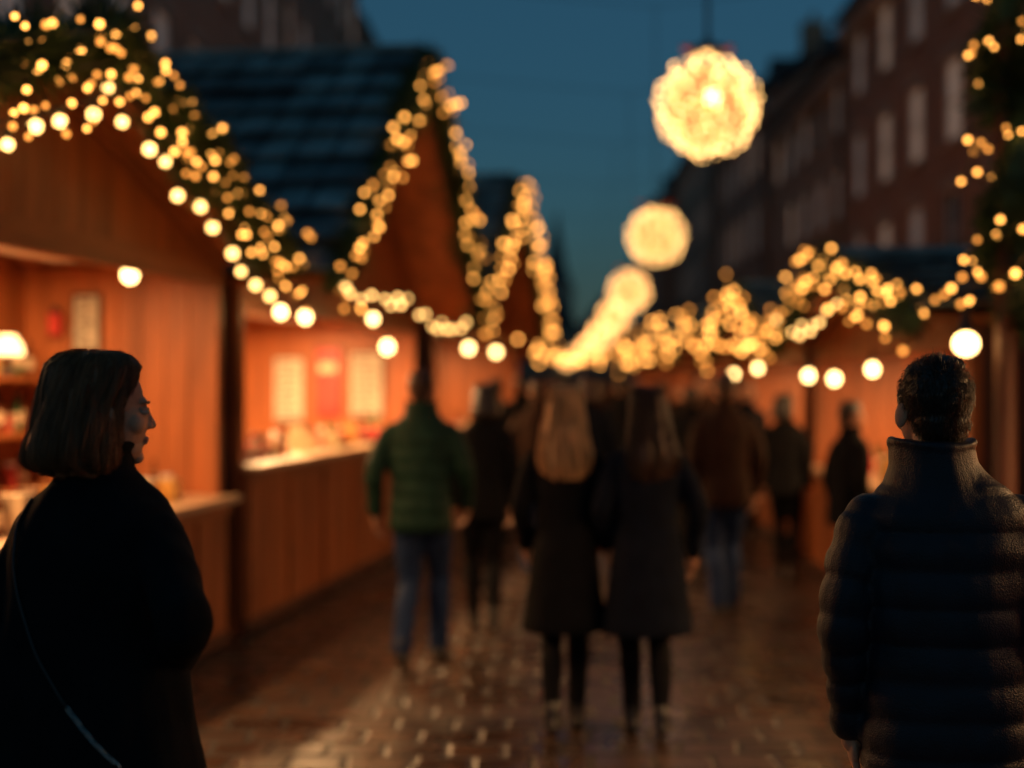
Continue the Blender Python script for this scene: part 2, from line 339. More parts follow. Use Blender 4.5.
def figure(name, loc, yaw, H=1.75, fem=False, top='c_black', legs='trousers', style='jacket', hair='short', hcol='h_dark',
           head_yaw=0.0, head_pitch=0.0, lfoot=(0.0, 0.0), rfoot=(0.0, 0.0), arms=None, vox=0.013, hvox=0.009, nstr=0, puff=0, pamp=.012, wr=0.006, wide=1.0, sr=.0008, hx=0.0):
    E = empty(name, loc, yaw); S = H / 1.75; E.scale = (S, S, S)
    b = MB()
    sw = 0.165 if fem else 0.185
    kx = 0.88 if fem else 1.0
    drop = 0.0
    for f in (lfoot, rfoot):
        d = sqrt(f[0] ** 2 + 0.84 ** 2)
        drop = max(drop, d - 0.845)
    hz = 0.92 - max(0, drop)
    rt = (0.085, 0.058, 0.044)
    if legs == 'jeans' or (not fem): rt = (0.092, 0.066, 0.06)
    for sx, (fy, lift) in ((-1, lfoot), (1, rfoot)):
        fx = .058 if fem else .075
        hip = Vector((sx * 0.085, 0, hz)); ank = Vector((sx * fx, fy, 0.09 + lift))
        d = (hip - ank).length; L1 = 0.43; off = sqrt(max(0.0004, L1 * L1 - (d / 2) ** 2)) if d < 0.86 else 0.02
        perp = Vector((0, 1, 0)) - (ank - hip).normalized() * (ank - hip).normalized().y
        knee = (hip + ank) / 2 + perp.normalized() * min(off, 0.25)
        b.tube([hip, (hip + knee) / 2, knee, (knee + ank) / 2 + Vector((0, -0.015, 0.05)), ank], [rt[0], (rt[0] + rt[1]) / 2 + .006, rt[1], rt[1] * 1.0, rt[2]], legs, 16, sub=3)
        toe = Vector((sx * (fx + .012), ank.y + 0.155, 0.032 + (0 if lift > 0.02 and fy < 0 else lift)))
        heel = Vector((sx * fx, ank.y - 0.035, max(0.036, ank.z - 0.055)))
        if lift > 0.02 and fy < 0: toe = Vector((sx * (fx + .012), ank.y + 0.11, 0.033))
        b.tube([heel, (heel + toe) / 2 + Vector((0, 0, 0.012)), toe], [0.038, 0.043, 0.034], 'sole', 14, sub=3)
        b.tube([heel + Vector((0, 0.01, 0.0)), ank + Vector((0, 0, 0.03))], [0.04, 0.047], 'sole', 14)
    if style == 'jacket':
        rings = [(.80, .18, .135), (.84, .185, .14), (.95, .182, .138), (1.08, .172, .128), (1.2, .186, .135), (1.32, .196, .135), (1.40, .186, .12), (1.45, .15, .1), (1.49, .1, .085), (1.52, .075, .075)]
    elif style == 'coat':
        rings = [(.53, .24, .19), (.57, .24, .19), (.75, .215, .17), (.92, .19, .15), (1.08, .155, .12), (1.2, .168, .122), (1.32, .182, .127), (1.40, .17, .112), (1.45, .14, .095), (1.49, .09, .08), (1.52, .07, .07)]
    else:
        rings = [(.62, .25, .185), (.66, .255, .188), (.80, .248, .182), (.95, .23, .168), (1.08, .205, .15), (1.2, .19, .14), (1.32, .195, .14), (1.40, .185, .125), (1.45, .15, .1), (1.49, .1, .085), (1.52, .075, .075)]
    RR = []
    nsub = 10
    for i in range(len(rings) - 1):
        for q in range(nsub):
            t = q / nsub; a, c = rings[i], rings[i + 1]
            z = a[0] * (1 - t) + c[0] * t; rx = a[1] * (1 - t) + c[1] * t; ry = a[2] * (1 - t) + c[2] * t
            e = 0
            if puff and z < 1.47: e = pamp * (abs(sin(pi * z / puff)) ** 0.6 - 0.5)
            RR.append((0, -0.012 + 0.012 * sin(z * 5), z, rx * kx * wide + e, ry * (0.93 if fem else 1) + e))
    b.loft(RR, top, 36, 2.25)
    cw = 1.22 if puff else 1.0
    cr = [(hx * .5, -.005, 1.41, .14 * kx * cw, .1 * cw), (hx * .6, -.003, 1.455, .108 * kx * cw, .09 * cw), (hx * .8, 0, 1.51, .085 * kx * cw, .082 * cw), (hx, 0.002, 1.55, .080 * kx * cw, .080 * cw), (hx, 0.002, 1.568, .074 * kx * cw, .074 * cw)]
    b.loft(cr, top, 28)
    b.tube([(hx + .076 * kx * cw * cos(a), .002 + .076 * cw * sin(a), 1.56 + .006 * sin(a * 2 + 1)) for a in [2 * pi * q / 20 for q in range(21)]], [.011] * 21, top, 8, caps=False)
    A = arms or {}
    hands = MB()
    for sx, key in ((-1, 'L'), (1, 'R')):
        dfl = [(sx * (sw + 0.05), -0.045, 1.14), (sx * (sw + 0.05), 0.03, 0.905)]
        el, wrp = A.get(key, dfl)
        el = Vector(el); wrp = Vector(wrp); sh = Vector((sx * sw * 0.92, -0.008, 1.382))
        mid = (sh + el) / 2 + Vector((sx * 0.010, -.005, 0)); mid2 = (el + wrp) / 2
        rr = [.068, .066, .058, .051, .043] if not fem else [.058, .057, .052, .046, .038]
        b.tube([sh, mid, el, mid2, wrp], rr, top, 18, sub=8 if puff else 4, puff=puff * 0.9 if puff else 0, puffamp=pamp)
        d = (wrp - el).normalized()
        q = Vector((0, 0, -1)).rotation_difference(d)
        mt = Matrix.Translation(wrp + d * 0.02) @ q.to_matrix().to_4x4()
        hand_mb(hands, mt, sx, 'skin')
    remesh(b, 'body', E, vox, 2, wr, (9, 9, 4.5), True)
    remesh(hands, 'hands', E, 0.0035 if vox < 0.01 else 0.005, 1)
    hm = MB(); k = 'skin'
    hm.ell((0, -.012, .028), (.073, .092, .084), k, 28)
    hm.ell((0, .028, -.02), (.061, .062, .076), k, 24)
    hm.ell((0, .038, -.068), (.045, .045, .038), k, 20)
    hm.ell((0, .070, -.092), (.018, .016, .015), k, 14)
    hm.ell((0, .077, .024), (.042, .010, .01), k, 14)
    hm.tube([(0, .082, .014), (0, .092, -.008), (0, .100, -.024)], [.006, .0075, .009], k, 12)
    for sx in (-1, 1):
        hm.ell((sx * .009, .093, -.028), .0068, k, 10)
        hm.ell((sx * .038, .056, -.022), (.024, .026, .024), k, 14)
        hm.ell((sx * .078, -.004, -.005), (.009, .019, .031), k, 14, Euler((0.2, 0, sx * -0.45)).to_matrix())
    hm.ell((0, .088, -.053), (.020, .007, .0045), 'lips', 12)
    hm.ell((0, .086, -.061), (.017, .007, .005), 'lips', 12)
    hm.tube([(0, -.02, -.05), (0, -.03, -.13)], [.052 * kx, .055 * kx], k, 16)
    hp = Vector((hx, 0.012, 1.632))
    Hd = empty('head', hp); Hd.parent = E; Hd.rotation_euler = (head_pitch, 0, head_yaw)
    remesh(hm, 'face', Hd, hvox * 0.6, 2)
    ey = MB()
    for sx in (-1, 1):
        ey.ell((sx * .031, .0765, .004), (.0135, .0115, .0085), 'eyew', 14)
        ey.ell((sx * .031, .0845, .004), (.006, .0042, .006), 'iris', 12)
        ey.ell((sx * .031, .0765, .0085), (.0145, .0122, .006), 'skin', 14)
        ey.tube([(sx * .018, .086, .02), (sx * .032, .087, .024), (sx * .048, .077, .02)], [.002, .0028, .0015], hcol, 6)
    ey.build('eyes', Hd, True)
    hr = MB()
    if hair == 'short':
        hr.ell((0, -.022, .041), (.080, .092, .085), hcol, 24)
        hr.ell((0, -.052, -.02), (.064, .051, .060), hcol, 20)
        hr.ell((0, .02, .092), (.055, .055, .034), hcol, 16)
        hr.ell((.015, -.03, .105), (.05, .05, .028), hcol, 16)
        for sx in (-1, 1): hr.ell((sx * .066, .018, .02), (.011, .014, .03), hcol, 10)
    elif hair == 'bob': hr.loft(BOB, hcol, 36)
    elif hair == 'long': hr.loft(LONG, hcol, 36)
    remesh(hr, 'hair', Hd, hvox, 2, 0.008 if hair == 'bob' else 0.012 if hair == 'long' else 0.005, (30, 30, 6) if hair != 'short' else (25, 25, 25))
    if nstr:
        lines = []
        if hair in ('bob', 'long'):
            rg = BOB if hair == 'bob' else LONG
            nl = 90; locks = [(U(0, 2 * pi), U(-.03, .03), U(0, 6), U(-.015, .045)) for _ in range(nl)]
            for i in range(nstr):
                la, lw, lp, lf = locks[i % nl]
                a = la + random.gauss(0, .05); ln = []; k1 = U(0.985, 1.04) + lf * .6; end = U(0.86, 1.0); ph = lp + U(-.3, .3); wv = U(0.002, 0.006) * (1.6 if hair == 'long' else 1.2)
                t0 = U(0.0, 0.25); fly = R() < .05
                for q in range(13):
                    t = min(1, t0 + (end - t0) * q / 12); cx, cy, cz, rx, ry = lerp_rings(rg, t)
                    aa = a + 0.07 * sin(t * 5 + ph) + lw * t * 3; kk = k1 + (lf * 1.4 if q > 9 else 0) + (.012 * q / 2 if fly else 0)
                    ln.append(Vector((cx + rx * kk * cos(aa) + wv * sin(t * 12 + ph), cy + ry * kk * sin(aa) + wv * cos(t * 9 + ph), cz + 0.004)))
                lines.append(ln)
        elif hair == 'short':
            for i in range(nstr):
                c, r = (((0, -.022, .041), (.081, .093, .088)) if R() < .75 else ((0, -.052, -.02), (.065, .052, .062)))
                d = Vector((random.gauss(0, 1), random.gauss(0, 1), random.gauss(0, 1))).normalized()
                p = Vector((c[0] + r[0] * d.x, c[1] + r[1] * d.y, c[2] + r[2] * d.z))
                if p.y > .04 and p.z < .09: continue
                topw = max(0, min(1, (p.z - .06) / .06))
                tdir = (Vector((.5 * topw, 0.3 + topw, -1 + topw)) - d * Vector((.5 * topw, .3 + topw, -1 + topw)).dot(d)); tdir = (tdir + Vector((U(-.4, .4), U(-.4, .4), U(-.4, .4)))).normalized()
                ll = U(.008, .016) * (1 + topw)
                lines.append([p - d * .002, p + d * (.003 + .005 * topw) + tdir * ll * .5, p + d * U(.0, .005) * (1 + 1.5 * topw) + tdir * ll])
        strands('hair_strands', lines, sr, hcol, Hd)
    return E

W1 = figure('woman', (-0.92, 2.9, 0), radians(-24), 1.74, True, 'c_black', 'trousers', 'straight', 'bob', 'h_bob', head_yaw=radians(-42), head_pitch=radians(-2),
            arms={'R': ((.312, -.12, 1.235), (.12, .10, 1.12)), 'L': ((-.25, -.04, 1.12), (-.19, .09, .99))}, vox=0.007, hvox=0.005, nstr=5600, wr=0.010, wide=1.22)
M1 = figure('man', (0.912, 3.3, 0), radians(-3), 1.73, False, 'c_puffer', 'trousers', 'jacket', 'short', 'h_dark', head_yaw=radians(14),
            vox=0.006, hvox=0.005, nstr=7000, puff=0.085, pamp=.011, wr=0.007, wide=1.06, hx=-.024, arms={'L': ((-.234, -.04, 1.13), (-.21, .02, .90)), 'R': ((.262, -.03, 1.13), (.25, .06, .89))})
figure('man', (-0.77, 8.5, 0), radians(-4), 1.76, False, 'c_green', 'jeans', 'jacket', 'short', 'h_brown', lfoot=(-.22, .05), rfoot=(.2, 0), puff=.1,
       arms={'L': ((-.26, -.1, 1.15), (-.27, -.02, .92)), 'R': ((.26, .0, 1.15), (.25, .15, .95))})
figure('woman', (-0.45, 9.6, 0), radians(6), 1.68, True, 'c_black', 'trousers', 'jacket', 'bob', 'h_dark', head_yaw=radians(20), lfoot=(.16, 0), rfoot=(-.18, .05))
figure('woman', (0.07, 6.83, 0), radians(-2), 1.66, True, 'c_black', 'trousers', 'coat', 'long', 'h_blonde', lfoot=(-.1, .03), rfoot=(.12, 0), nstr=1200, sr=.0015,
       arms={'L': ((-.22, -.05, 1.15), (-.2, .08, .95)), 'R': ((.22, -.04, 1.15), (.18, .1, .97))})
figure('woman', (0.46, 6.75, 0), radians(3), 1.66, True, 'c_navy', 'trousers', 'coat', 'long', 'h_brown', head_yaw=radians(10), lfoot=(.13, 0), rfoot=(-.1, .03), nstr=1200, sr=.0015, wide=1.08,
       arms={'L': ((-.23, -.04, 1.15), (-.2, .09, .96)), 'R': ((.25, -.06, 1.14), (.24, .03, .92))})
figure('man', (1.26, 10.25, 0), radians(4), 1.75, False, 'c_brown', 'jeans', 'jacket', 'short', 'h_brown', lfoot=(-.15, .03), rfoot=(.15, 0))
figure('woman', (2.0, 12.1, 0), radians(-20), 1.6, True, 'c_black', 'trousers', 'jacket', 'bob', 'h_dark', head_yaw=radians(-20), lfoot=(.05, 0))
figure('man', (2.05, 9.7, 0), radians(-70), 1.56, False, 'c_black', 'trousers', 'jacket', 'short', 'h_dark', head_yaw=radians(-10))
protoA = figure('man', (0.75, 14.5, 0), radians(5), 1.75, False, 'c_black', 'trousers', 'straight', 'short', 'h_dark', lfoot=(.15, 0), rfoot=(-.15, .03), vox=.018, hvox=.012)
protoB = figure('woman', (0.15, 15.6, 0), radians(-5), 1.66, True, 'c_navy', 'trousers', 'coat', 'bob', 'h_brown', lfoot=(-.12, .03), rfoot=(.12, 0), vox=.018, hvox=.012)
protoC = figure('man', (1.75, 16.5, 0), radians(170), 1.78, False, 'c_brown', 'jeans', 'jacket', 'short', 'h_brown', lfoot=(.15, 0), rfoot=(-.15, .03), vox=.018, hvox=.012)
flush()

def strap():
    body = [c for c in W1.children if c.name.startswith('body')][0]
    me = body.data; bvh = BVHTree.FromPolygons([v.co.copy() for v in me.vertices], [tuple(p.vertices) for p in me.polygons])
    pts = []
    A = Vector((-.125, 0, 1.455)); B = Vector((.17, 0, .965))
    for i in range(40):
        t = i / 39; p = A.lerp(B, t); p.x += -0.07 * sin(pi * t)
        h = bvh.ray_cast(Vector((p.x, -1, p.z)), Vector((0, 1, 0)))
        if h[0] is not None: pts.append(h[0] + Vector((0, -.004, 0)))
    mb = MB()
    mb.tube(pts[:32], [.0032] * 32, 'sole', 8, caps=False)
    for i in range(31, len(pts) - 1):
        for w in range(2):
            c = pts[i].lerp(pts[i + 1], w / 2 + .25); d = (pts[i + 1] - pts[i]).normalized()
            ring = []
            side = Vector((1, 0, 0)) if (i + w) % 2 else Vector((0, -1, 0))
            side = (side - d * side.dot(d)).normalized()
            for q in range(9):
                a = 2 * pi * q / 8; ring.append(c + d * .0075 * cos(a) + side * .0045 * sin(a))
            mb.tube(ring, [.0013] * 9, 'chain', 6, caps=False)
    c = pts[-1] + Vector((0, -.002, -.008)); ring = [c + Vector((.011 * sin(2 * pi * q / 12), 0, .011 * cos(2 * pi * q / 12))) for q in range(13)]
    mb.tube(ring, [.0018] * 13, 'chain', 8, caps=False)
    mb.build('bag_strap', W1, True)
strap()

def dup(E, loc, yaw, sc):
    def rec(o, par):
        c = o.copy(); scene.collection.objects.link(c); c.parent = par
        for ch in o.children: rec(ch, c)
        return c
    c = rec(E, None); c.location = loc; c.rotation_euler = (0, 0, yaw); c.scale = (sc, sc, sc); return c
spots = [(-.35, 17.2), (.45, 18.4), (1.1, 17.6), (1.5, 19.5), (.05, 20.5), (.8, 21.5), (2.0, 22), (1.3, 23.5), (.4, 25), (1.0, 27), (1.9, 26.5), (.2, 29), (1.5, 31), (.7, 33), (2.0, 35), (1.1, 38), (.3, 41), (1.8, 44), (1.0, 48), (.35, 13.0), (-.1, 12.2), (1.35, 13.6),
         (.0, 23), (1.7, 21), (-.15, 26.5), (.75, 30), (1.25, 34.5), (.1, 35), (1.9, 39), (.6, 44), (1.4, 51), (.2, 52), (.7, 57), (-.55, 14.2), (2.1, 15.2), (2.0, 18.2), (1.0, 15.8), (-.3, 19.2)]
for i, (x, y) in enumerate(spots):
    E = (protoA, protoB, protoC)[i % 3]
    dup(E, (x, y, 0), U(-.3, .3) + (pi if i % 4 == 2 else 0), U(.93, 1.02))

# ------------------------------------------------------------ garlands & lights
def path_pts(pts, step):
    pts = [Vector(p) for p in pts]; out = []
    for a, b_ in zip(pts, pts[1:]):
        n = max(1, int((b_ - a).length / step))
        for i in range(n): out.append(a.lerp(b_, i / n))
    out.append(pts[-1]); return out
def garland(mb, pts, rad=.11, dens=500):
    P = path_pts(pts, .1)
    mb.tube(P, [rad * .45] * len(P), 'green', 6, caps=False)
    total = sum((b_ - a).length for a, b_ in zip(P, P[1:])); n = int(total * dens)
    for i in range(n):
        j = random.randrange(len(P) - 1); c = P[j].lerp(P[j + 1], R()); ax = (P[j + 1] - P[j]).normalized()
        d = Vector((random.gauss(0, 1), random.gauss(0, 1), random.gauss(0, 1))); d = (d - ax * d.dot(ax) * .6).normalized()
        clump = 0.7 + 0.7 * noise.noise(c * 4)
        l = rad * clump * U(.8, 1.6); w = d.cross(Vector((R(), R(), R()))).normalized() * U(.006, .012)
        b0 = c + d * rad * .2; tip = c + d * l + ax * U(-.03, .03) + Vector((0, 0, -.02 * R()))
        mb.add([b0 - w, b0 + w, tip + w * .3, tip - w * .3], [(0, 1, 2, 3)], 'green')
DIM = {'e_str': 'e_str_d', 'e_far': 'e_far_d'}
def bulbs(mb, pts, step, r, k, jit=.03, wire=True):
    P = path_pts(pts, step)
    for p in P:
        c = p + Vector((U(-jit, jit) * .6, U(-jit, jit), U(-jit, jit)))
        mb.ico(c, r * U(.75, 1.15), DIM.get(k, k) if R() < .5 else k)
        if wire and step < .19: mb.tube([c + Vector((0, 0, r)), c + Vector((0, 0, r + .03))], [r * .5, r * .45], 'wire', 5, caps=False)
    if wire: mb.tube(P, [.006] * len(P), 'wire', 5, caps=False)
def sag(a, b_, s, n=14):
    a = Vector(a); b_ = Vector(b_); return [a.lerp(b_, i / n) - Vector((0, 0, s * 4 * (i / n) * (1 - i / n))) for i in range(n + 1)]
def resample(pts, step):
    pts = [Vector(p) for p in pts]; out = [pts[0]]; acc = 0
    for a, b_ in zip(pts, pts[1:]):
        L_ = (b_ - a).length; t = step - acc
        while t <= L_: out.append(a.lerp(b_, t / L_)); t += step
        acc = L_ - (t - step)
    return out
def bulbs_on(mb, pts, step, r, k, jit=.03):
    P = resample(pts, step)
    for p in P:
        c = p + Vector((U(-jit, jit) * .6, U(-jit, jit), U(-jit, jit) - r))
        mb.ico(c, r * U(.8, 1.1), DIM.get(k, k) if R() < .35 else k)
        mb.tube([c + Vector((0, 0, r * .9)), c + Vector((0, 0, r + .03))], [r * .5, r * .45], 'wire', 5, caps=False)
    mb.tube(pts, [.006] * len(pts), 'wire', 5, caps=False)

def goods(mb, x, y, z):
    t = R()
    if t < .35:
        k = random.choice(['gglass', 'bglass', 'bglass']); h = U(.2, .28)
        mb.loft([(x, y, z, .035, .035), (x, y, z + h * .6, .036, .036), (x, y, z + h * .75, .014, .014), (x, y, z + h, .013, .013)], k, 10)
        mb.loft([(x, y, z + h * .2, .0365, .0365), (x, y, z + h * .5, .0365, .0365)], 'cream', 10)
    elif t < .65:
        h = U(.1, .16); mb.loft([(x, y, z, .04, .04), (x, y, z + h * .8, .045, .045), (x, y, z + h * .85, .035, .035)], random.choice(['ochre', 'red', 'cream']), 10)
        mb.loft([(x, y, z + h * .85, .038, .038), (x, y, z + h, .038, .038)], 'white', 10)
    else:
        w = U(.04, .07); h = U(.1, .2); mb.box((x - w, y - w, z), (x + w, y + w, z + h), random.choice(['red', 'cream', 'ochre', 'wooddark']))
        mb.box((x - w - .002, y - .01, z), (x + w + .002, y + .01, z + h + .003), 'cream')

def stall(loc, yaw, W, D, ez, rz, pk, ov, ch, power, bulb='e_str', br=.022, step=.2, strings=2, gdens=450, grad=.13, detail=True, hb=(), cap=(-.15, .2), jit=.07, tw=.26, th=.3):
    E = empty('market_stall', loc, yaw)
    s = MB()
    def boards(axis, fixed, a, b_, z0, z1f, k='wood', t=.02):
        n = max(1, int((b_ - a) / .15)); w = (b_ - a) / n
        for i in range(n):
            c0 = a + i * w + .003; c1 = a + (i + 1) * w - .003; z1 = z1f((c0 + c1) / 2); j = U(-.002, .002)
            if z1 <= z0 + .01: continue
            if axis == 'y': s.box((fixed - t + j, c0, z0), (fixed + j, c1, z1), k)
            else: s.box((c0, fixed - t + j, z0), (c1, fixed + j, z1), k)
    def roofz(y): return ez + (rz - ez) * ((y - cap[0]) / (pk - cap[0]) if y < pk else (W + cap[1] - y) / (W + cap[1] - pk))
    boards('y', -D, 0.0, W, .05, lambda y: roofz(y) - .06)
    s.box((-D - .03, 0, .04), (-D - .021, W, ez), 'wooddark')
    for y0 in (0.025, W): boards('x', y0, -D + .005, -.06, .05, lambda x, y0=y0: roofz(y0) - .05)
    for y0 in (-.01, W + .012): s.box((-D + .01, y0 - .008, .05), (-.06, y0, roofz(.05) - .06), 'wooddark')
    for y0 in (.0, W - .1): s.box((-.1, y0, 0), (.0, y0 + .1, ez + .02), 'wood')
    s.box((-.09, .1, ez - .16), (-.01, W - .1, ez - .02), 'woodh')
    boards('y', -.03, .1, W - .1, ez - .015, lambda y: roofz(y) - .05)
    boards('y', .03, .0, W, .1, lambda y: ch - .045)
    s.box((-.0, .0, .02), (.045, W, .1), 'wooddark'); s.box((.031, .0, ch - .13), (.05, W, ch - .045), 'woodh')
    for i in range(int(W / .9) + 1): s.box((.031, .05 + i * .9, .1), (.048, .13 + i * .9, ch - .131), 'woodh')
    s.box((-.5, .03, ch - .04), (.14, W - .03, ch), 'countertop')
    s.box((-D, .03, .0), (-.0, W - .03, .045), 'wooddark')
    if detail:
        for z in (1.0, 1.35, 1.7):
            s.box((-D + .0, .1, z), (-D + .26, W - .1, z + .03), 'woodh')
            y = .2
            while y < W - .2:
                if R() < .9: goods(s, -D + U(.1, .16), y, z + .031)
                y += U(.1, .16)
        for z in (1.0, 1.35, 1.7):
            for y in [q * 1.2 + .6 for q in range(int(W / 1.2))]: s.box((-D, y, z - .12), (-D + .2, y + .03, z), 'wooddark')
        y = .4
        while y < W - .4:
            t = R()
            if t < .6:
                s.box((-.42, y - .17, ch + .001), (-.06, y + .17, ch + .05), 'wooddark')
                k = random.choice(['red', 'ochre', 'cream', 'red'])
                for q in range(40):
                    s.ico((U(-.38, -.1), y + U(-.14, .14), ch + .055 + U(0, .05)), U(.022, .034), k if R() < .8 else 'cream')
            else:
                for q in range(5): goods(s, U(-.4, -.08), y + U(-.15, .15), ch + .001)
            y += .42
    tiles = MB()
    for (y0, y1) in ((cap[0], pk), (W + cap[1], pk)):
        a = Vector((0, y0, ez)); b_ = Vector((0, pk, rz)); d = (b_ - a); L_ = d.length; d.normalize(); n = Vector((0, -d.z, d.y)) * (1 if y0 < pk else -1)
        if n.z < 0: n = -n
        xm = (ov - D - .3) / 2; hx = (ov + D + .3) / 2; c = (a + b_) / 2 + Vector((xm, 0, 0))
        s.obox(c, (hx, 0, 0), d * (L_ / 2), n * .018, 'wood')
        for xx in (.0, ov - .05, -D + .1): s.obox((a + b_) / 2 + Vector((xx, 0, 0)) - n * .05, (.03, 0, 0), d * (L_ / 2 - .08), n * .031, 'woodh')
        s.obox((a + b_) / 2 + Vector((ov + .014, 0, 0)) - n * .04, (.012, 0, 0), d * (L_ / 2), n * .085, 'wooddark')
        rows = max(2, int(L_ / th)); cols = int(2 * hx / tw) + 1
        for r_ in range(rows):
            tt = (r_ + .5) / rows * L_
            for q in range(cols):
                xx = -D - .3 + (q + .5) * tw
                if xx > ov - tw * .3: continue
                p = a + d * tt + Vector((xx, 0, 0)) + n * (.06 + U(0, .008))
                dd = (d - n * .15).normalized()
                tiles.obox(p, (tw * .40, 0, U(-.004, .004)), dd * (L_ / rows * .55), n * .014, 'shingle' if R() < .7 else 'shingle2')
                tiles.obox(p + Vector((tw * .5, 0, 0)) - n * .012, (tw * .12, 0, 0), dd * (L_ / rows * .54), n * .012, 'shingle2')
    s.box((-D - .3, pk - .07, rz + .03), (ov, pk + .07, rz + .09), 'shingle')
    s.build('timber_hut', E); tiles.build('roof_shingles', E)
    g = MB(); x = ov + .06
    A_ = (x, cap[0], ez - .02); P_ = (x, pk, rz + .0); B_ = (x, W + cap[1], ez - .02)
    garland(g, [A_, P_, B_], grad, gdens); g.build('fir_garland', E)
    l = MB()
    for q in range(strings):
        dz = .06 - .15 * q; bulbs(l, [(x + .1, cap[0], ez + dz), (x + .1, pk, rz + dz), (x + .1, W + cap[1], ez + dz)], step, br, bulb, jit)
    l.build('string_lights', E)
    pb = MB()
    for (bx, by, bz, r_) in hb:
        pb.ell((bx, by, bz), (r_, r_, r_ * 1.1), 'e_pend', 12)
        pb.tube([(bx, by, bz + r_), (bx, by, bz + r_ + .06)], [r_ * .5, r_ * .45], 'metal', 10, caps=False)
        pb.tube([(bx, by, bz + r_ + .05), (bx, by, max(bz + r_ + .1, ez + .12))], [.005, .005], 'wire', 5, caps=False)
    if hb: pb.build('pendant_bulbs', E, True)
    if power:
        fx = MB(); fx.box((-D * .5 - .1, W * .15, ez - .06), (-D * .5 + .1, W * .85, ez - .02), 'white'); fx.build('ceiling_light_housing', E)
        ld = bpy.data.lights.new('ceiling_light', 'AREA'); ld.shape = 'RECTANGLE'; ld.size = .16; ld.size_y = W * .66; ld.energy = power; ld.color = (1, .54, .22)
        lo = bpy.data.objects.new('ceiling_light', ld); scene.collection.objects.link(lo); lo.parent = E; lo.location = (-D * .5, W * .5, ez - .07)
    return E

YAW = radians(-7.1)
def rowpos(u): return (-2.07 + .1236 * u, 9.4 + .992 * u, 0)
S1 = stall((-2.74, 4.11, 0), YAW, 5.1, 1.35, 2.47, 3.28, 2.55, .33, .97, 150, bulb='e_str', br=.0155, step=.085, gdens=2400, grad=.17, cap=(-.1, .06), jit=.11,
           hb=[(-.3, 4.35, 2.33, .045), (-.4, 2.3, 2.2, .05)], strings=3)
l = MB()
bulbs_on(l, sag((.36, .2, 2.3), (.36, 2.6, 3.06), .06) + sag((.36, 2.65, 3.06), (.36, 5.1, 2.24), .04)[1:], .25, .03, 'e_near', .04)
l.build('festoon_lights', S1)
d = MB()
def frame(mb, x0, x1, y, z0, z1, k='paper', lines=True):
    mb.box((x0 - .02, y - .015, z0 - .02), (x1 + .02, y, z1 + .02), 'wooddark'); mb.box((x0, y - .019, z0), (x1, y - .0155, z1), k)
    if lines:
        n = int((z1 - z0) / .07)
        for i in range(n): mb.box((x0 + .03, y - .0215, z0 + .03 + i * .07), (x1 - .03 - U(0, .3) * (x1 - x0), y - .0195, z0 + .05 + i * .07), 'ink')
frame(d, -.98, -.82, 5.06, 1.9, 2.25, 'paper')
d.loft([(-1.15, 4.5, 1.735, .05, .05), (-1.15, 4.5, 1.76, .05, .05), (-1.15, 4.5, 1.77, .012, .012), (-1.15, 4.5, 1.86, .012, .012)], 'metal', 12)
d.loft([(-1.15, 4.5, 1.86, .1, .1), (-1.15, 4.5, 1.92, .085, .085), (-1.15, 4.5, 1.98, .045, .045)], 'e_shelf', 16)
d.box((-1.13, 4.98, 2.0), (-1.05, 5.04, 2.14), 'red'); d.loft([(-1.09, 5.0, 2.14, .045, .03), (-1.09, 5.0, 2.19, .01, .01)], 'metal', 8)
d.build('wall_decor', S1)
S2 = stall(rowpos(.06), YAW, 5.4, 2.1, 2.36, 4.5, 2.85, .6, 1.14, 430, br=.018, step=.115, gdens=1500, grad=.15, cap=(-.1, .2), jit=.12,
           hb=[(.2, .25, 2.17, .038), (.22, .75, 2.16, .04), (.3, 2.4, 2.22, .036), (.3, 2.9, 2.0, .05)], strings=2, tw=.3, th=.4)
l = MB(); bulbs_on(l, sag((.5, .0, 2.5), (.5, 2.8, 2.42), .12) + sag((.5, 2.9, 2.42), (.5, 5.5, 2.3), .1), .27, .024, 'e_near', .06)
bulbs_on(l, sag((.45, -.05, 2.7), (.45, 1.6, 2.3), .1), .16, .018, 'e_str', .07)
l.build('festoon_lights', S2)
d = MB(); frame(d, -1.05, -.8, 5.36, 1.35, 2.05, 'red', False); frame(d, -.68, -.35, 5.36, 1.35, 2.0, 'paper'); frame(d, -1.5, -1.2, 5.36, 1.3, 1.95, 'paper')
d.box((-1.02, 5.335, 1.8), (-.83, 5.34, 1.9), 'cream'); d.build('price_boards', S2)
S3 = stall(rowpos(6.4), YAW, 5.2, 2.1, 2.35, 4.3, 2.6, .5, 1.05, 170, br=.024, step=.17, gdens=300, bulb='e_far', strings=2, jit=.14, hb=[(.2, 1.0, 2.1, .05), (.2, 3.0, 2.1, .05)])
S4 = stall((-.85, 22.3, 0), radians(-2), 5.0, 2.1, 2.35, 3.75, 2.5, .5, 1.05, 120, br=.03, step=.22, gdens=150, bulb='e_far', strings=2, jit=.16, detail=False)
S5 = stall((-.85, 28.2, 0), 0, 5.0, 2.1, 2.35, 3.3, 2.5, .5, 1.05, 100, br=.04, step=.35, gdens=100, bulb='e_far', strings=1, jit=.15, detail=False)
S6 = stall((-.9, 34.2, 0), 0, 5.0, 2.1, 2.35, 3.3, 2.5, .5, 1.05, 100, br=.05, step=.45, gdens=80, bulb='e_far', strings=1, jit=.15, detail=False)

